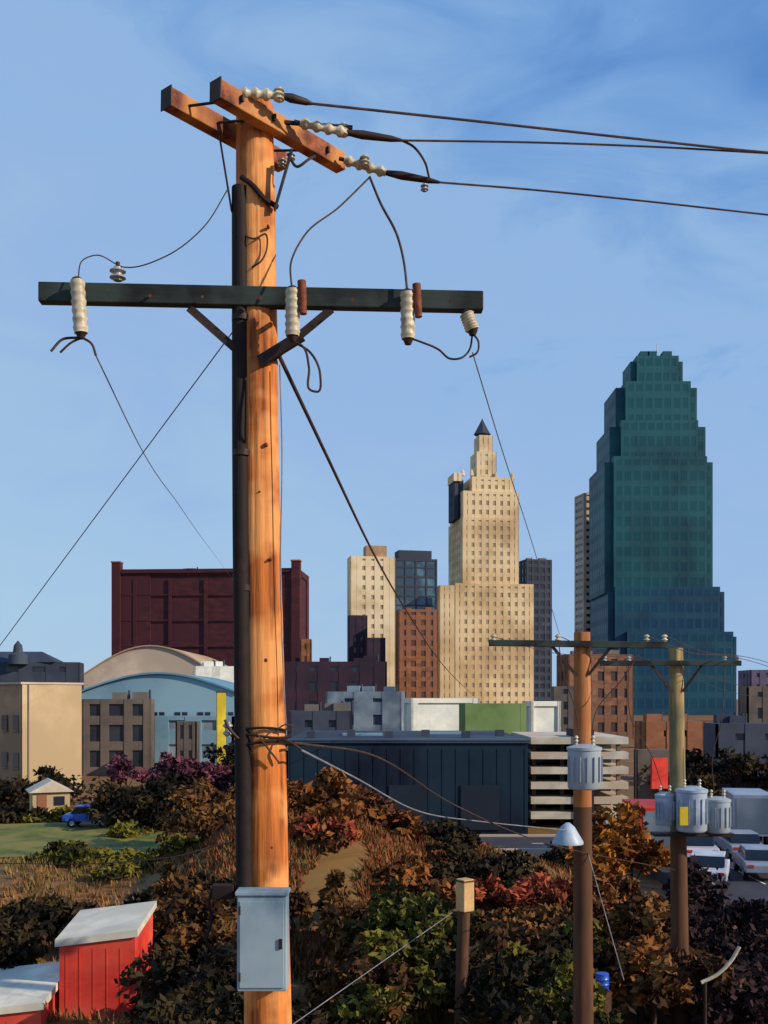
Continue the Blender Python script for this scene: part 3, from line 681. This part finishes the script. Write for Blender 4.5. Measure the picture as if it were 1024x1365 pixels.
def truck(name,x,y,rot,boxm,cabm,z=.25):
    o=O(name,(x,y,z)); T=lambda v:Matrix.Rotation(rot,3,'Z')@Vector(v)+Vector((x,y,z))
    o.box('cargo_box',boxm,T((-1,0,1.95)),(4.6,2.3,2.4),rot,.04); o.box('chassis',M_black,T((0,0,.6)),(6.4,1.0,.25),rot)
    o.box('cab',cabm,T((2.3,0,1.35)),(1.7,2.1,1.6),rot,.15); o.box('windscreen',M_gl,T((3.14,0,1.7)),(.06,1.8,.7),rot)
    for s in(-1,1): o.box('side_windows',M_gl,T((2.5,s*1.05,1.7)),(.9,.05,.6),rot)
    for k in range(5): o.box('box_ribs',M_greyb,T((-3+k,-1.16,1.95)),(.06,.04,2.3),rot)
    o.box('rear_door_frame',M_greyb,T((-3.31,0,1.95)),(.04,1.9,2.0),rot)
    o.box('bumper',M_black,T((3.2,0,.6)),(.15,2.1,.25),rot)
    for a in(-2.2,2.2):
        for s in(-1,1): o.cyl('wheels',M_tyre,T((a,s*1.1,.45)),T((a,s*.8,.45)),.45,seg=16)
    o.done()
def at(u,D): return P(u,930,D).x
car('parked_car',at(120,73),73,math.radians(5),M_bluecar,z=.1,L=3.4)
truck('box_truck',at(864,57),57,math.radians(88),M_redcar,M_redcar)
car('parked_car',at(945,50),50,math.radians(70),M_whitecar); car('parked_car',at(1010,52),52,math.radians(80),M_silver)
car('parked_car',at(985,58),58,math.radians(85),M_silver); truck('box_truck',at(1000,63),64,math.radians(80),M_silver,M_redcar)
car('parked_car',at(925,57),57,math.radians(85),M_whitecar); car('parked_car',at(810,63),62,math.radians(2),M_silver)
D=58; o=O('red_sign',(at(879,D),D,0)); x=at(879,D)
o.box('panel',M_red,(x,D,zat(1031,D)),(1.0,.15,1.7),.25,.02); o.cyl('pole',M_steel,(x,D+.1,-.4),(x,D+.1,zat(1050,D)),.09,seg=8); o.done()
o=O('curved_pipe',P(960,1290,27)); o.tube('pipe',M_porc,[P(935,1310,27),P(955,1300,27),P(974,1282,27),P(986,1262,27)],.05,8); o.cyl('pipe_stand',M_steel,(P(940,1,27).x,27,-.5),P(940,1309,27),.05,seg=8); o.done()
p=P(803,1308,27); o=O('blue_barrel',(p.x,p.y,0)); o.lathe('drum',M_bluecar,(p.x,p.y,1.52),(p.x,p.y,1.95),[(0,.15),(.05,.17),(.32,.17),(.35,.185),(.38,.17),(.63,.17),(.66,.185),(.69,.17),(.97,.17),(1,.15)],14)
o.box('stand',M_post,(p.x,p.y,.5),(.34,.34,2.03),.3); o.done()

# ================================================================= VEGETATION
R_=random.uniform
def mass(name,kind,u0,u1,v0,v1,D0,D1,n,rx,rz,size=.16,dens=1,trunk=True):
    bl=[]
    for i in range(n):
        t=R_(0,1); D=D0+(D1-D0)*(1-t); v=v0+(v1-v0)*t+R_(-8,8); bl.append((R_(u0,u1),v,D,R_(.7,1.2)*rx,R_(.7,1.2)*rz))
    plant(name,bl,kind,size,dens,trunk)
mass('tree_row','dark',-60,110,1062,1080,88,98,7,2.6,1.8,.25,1)
mass('tree_row','dark',840,1060,1030,1050,86,92,8,2.2,1.8,.25,1)
mass('tree_row','dark',270,390,1010,1040,84,90,7,1.8,1.8,.22,1)
mass('plum_shrubs','plum',165,290,1022,1040,82,86,10,1.7,1.4,.2,1)
mass('dark_shrubs','dark',135,245,1050,1095,70,78,11,2.0,1.7,.2,1)
mass('dark_shrubs','dark',0,50,1085,1100,76,80,3,1.4,1.0,.2,1)
plant('olive_shrubs',[(84,1092,78,1.2,.8),(50,1098,77,1.0,.6),(170,1118,68,1.6,.8)],'olive',.2,1)
mass('rust_shrubs','brown',250,320,1070,1160,50,62,9,1.6,1.6,.18,1)
mass('rust_shrubs','rust',385,460,1090,1120,46,52,6,1.5,1.1,.18,1)
mass('red_shrub','red',415,462,1102,1118,43,45,3,.8,.5,.14,1)
mass('dark_shrubs','dark',480,600,1118,1135,52,58,5,1.2,.7,.16,1)
mass('rust_shrubs','rust',400,640,1150,1240,36,50,13,1.4,.95,.16,1)
mass('brown_shrubs','brown',390,520,1200,1330,28,38,10,1.0,.9,.13,1.1)
mass('olive_shrubs','olive',490,590,1215,1360,27,34,10,1.1,1.1,.12,1.2)
mass('red_shrub','red',650,735,1188,1202,36,38,5,.9,.55,.13,1)
mass('dark_shrubs','dark',600,780,1270,1365,26,32,10,1.2,.9,.12,1.1)
mass('brown_shrubs','brown',600,780,1210,1270,31,37,8,1.2,.8,.13,1.1)
mass('dark_shrubs','dark',600,760,1150,1195,44,52,8,1.4,.8,.16,1)
mass('olive_shrubs','olive',680,770,1245,1365,26,32,7,.9,.9,.12,1.1)
plant('autumn_tree',[(815,1110,40,1.5,1.3),(842,1135,41,1.2,1.1),(795,1140,39,1.1,1.1)],'orange',.14,1.3)
mass('rust_shrubs','rust',780,870,1190,1330,28,38,8,1.1,1.0,.13,1.1)
mass('purple_shrubs','purple',875,1045,1165,1365,27,42,18,1.3,1.2,.13,1.2)
mass('brown_shrubs','brown',850,930,1230,1350,26,34,5,.8,.8,.13,1.1)
mass('dark_shrubs','dark',200,325,1190,1365,28,40,13,1.2,1.3,.13,1.2)
mass('brown_shrubs','brown',210,320,1170,1260,32,42,5,1.1,1.0,.14,1.1)
mass('olive_shrubs','olive',60,280,1135,1180,48,56,7,1.5,.6,.15,1)
mass('dark_shrubs','dark',-30,320,1215,1230,37,40,11,1.5,.7,.14,1.1)
mass('dark_shrubs','dark',-20,60,1240,1290,33,35,5,1.2,.8,.14,1.1)
mass('dark_shrubs','dark',215,400,1330,1380,26,29,7,1.2,.8,.12,1.1)

# ================================================================= SKY + SUN + CAMERA
az=math.radians(113); el=math.radians(27)
w=bpy.data.worlds.new('World'); bpy.context.scene.world=w; w.use_nodes=True
nt=w.node_tree;N=nt.nodes;L=nt.links; bg=N['Background']; bg.inputs['Strength'].default_value=.1
sky=N.new('ShaderNodeTexSky'); sky.sky_type='NISHITA'; sky.sun_disc=False; sky.sun_elevation=el; sky.sun_rotation=az; sky.air_density=1.0; sky.dust_density=.6; sky.ozone_density=1.5
tc=N.new('ShaderNodeTexCoord'); mp=N.new('ShaderNodeMapping'); mp.inputs['Scale'].default_value=(2.0,2.0,4.6); mp.inputs['Rotation'].default_value=(0,math.radians(14),0)
L.new(tc.outputs['Generated'],mp.inputs['Vector'])
n1=N.new('ShaderNodeTexNoise'); n1.inputs['Scale'].default_value=2.6; n1.inputs['Detail'].default_value=6; n1.inputs['Roughness'].default_value=.55; n1.inputs['Distortion'].default_value=1.0
L.new(mp.outputs[0],n1.inputs['Vector'])
sx=N.new('ShaderNodeSeparateXYZ'); L.new(tc.outputs['Generated'],sx.inputs[0])
a1=N.new('ShaderNodeMath'); a1.operation='MULTIPLY_ADD'; a1.inputs[1].default_value=.85; L.new(sx.outputs['Z'],a1.inputs[0])
a2=N.new('ShaderNodeMath'); a2.operation='MULTIPLY'; a2.inputs[1].default_value=.42; L.new(sx.outputs['X'],a2.inputs[0]); L.new(a2.outputs[0],a1.inputs[2])
a3=N.new('ShaderNodeMath'); a3.operation='MULTIPLY_ADD'; a3.inputs[1].default_value=.6; L.new(n1.outputs['Fac'],a3.inputs[0]); L.new(a1.outputs[0],a3.inputs[2])
cr=N.new('ShaderNodeValToRGB'); L.new(a3.outputs[0],cr.inputs[0])
e=cr.color_ramp.elements; e[0].position=.14; e[0].color=(.40,.61,.84,1); e[1].position=1.0; e[1].color=(.10,.27,.66,1)
for pos,c in((.40,(.37,.57,.84,1)),(.52,(.34,.53,.85,1)),(.66,(.32,.53,.85,1)),(.80,(.20,.41,.79,1))):
    k=cr.color_ramp.elements.new(pos); k.color=c
sc10=N.new('ShaderNodeVectorMath'); sc10.operation='SCALE'; sc10.inputs['Scale'].default_value=9.6; L.new(cr.outputs[0],sc10.inputs[0])
mx=N.new('ShaderNodeMix'); mx.data_type='RGBA'; mx.inputs[0].default_value=.86; L.new(sky.outputs[0],mx.inputs[6]); L.new(sc10.outputs[0],mx.inputs[7])
L.new(mx.outputs[2],bg.inputs['Color'])
s=Vector((math.sin(az)*math.cos(el),math.cos(az)*math.cos(el),math.sin(el)))
sl=bpy.data.lights.new('sun','SUN'); sl.energy=4.8; sl.angle=math.radians(.5); sl.color=(1,.86,.66)
so=bpy.data.objects.new('sun',sl); so.rotation_euler=s.to_track_quat('Z','Y').to_euler(); bpy.context.collection.objects.link(so)
cam=bpy.data.cameras.new('camera'); co=bpy.data.objects.new('camera',cam); bpy.context.collection.objects.link(co)
co.location=(0,0,EYE); co.rotation_euler=(math.radians(90),0,0)
cam.sensor_fit='HORIZONTAL'; cam.sensor_width=36; cam.lens=36*F/1024; cam.shift_y=247.5/1024; cam.clip_end=9000; cam.clip_start=.1
sc=bpy.context.scene; sc.camera=co
sc.view_settings.view_transform='Standard'; sc.view_settings.look='None'; sc.view_settings.exposure=0
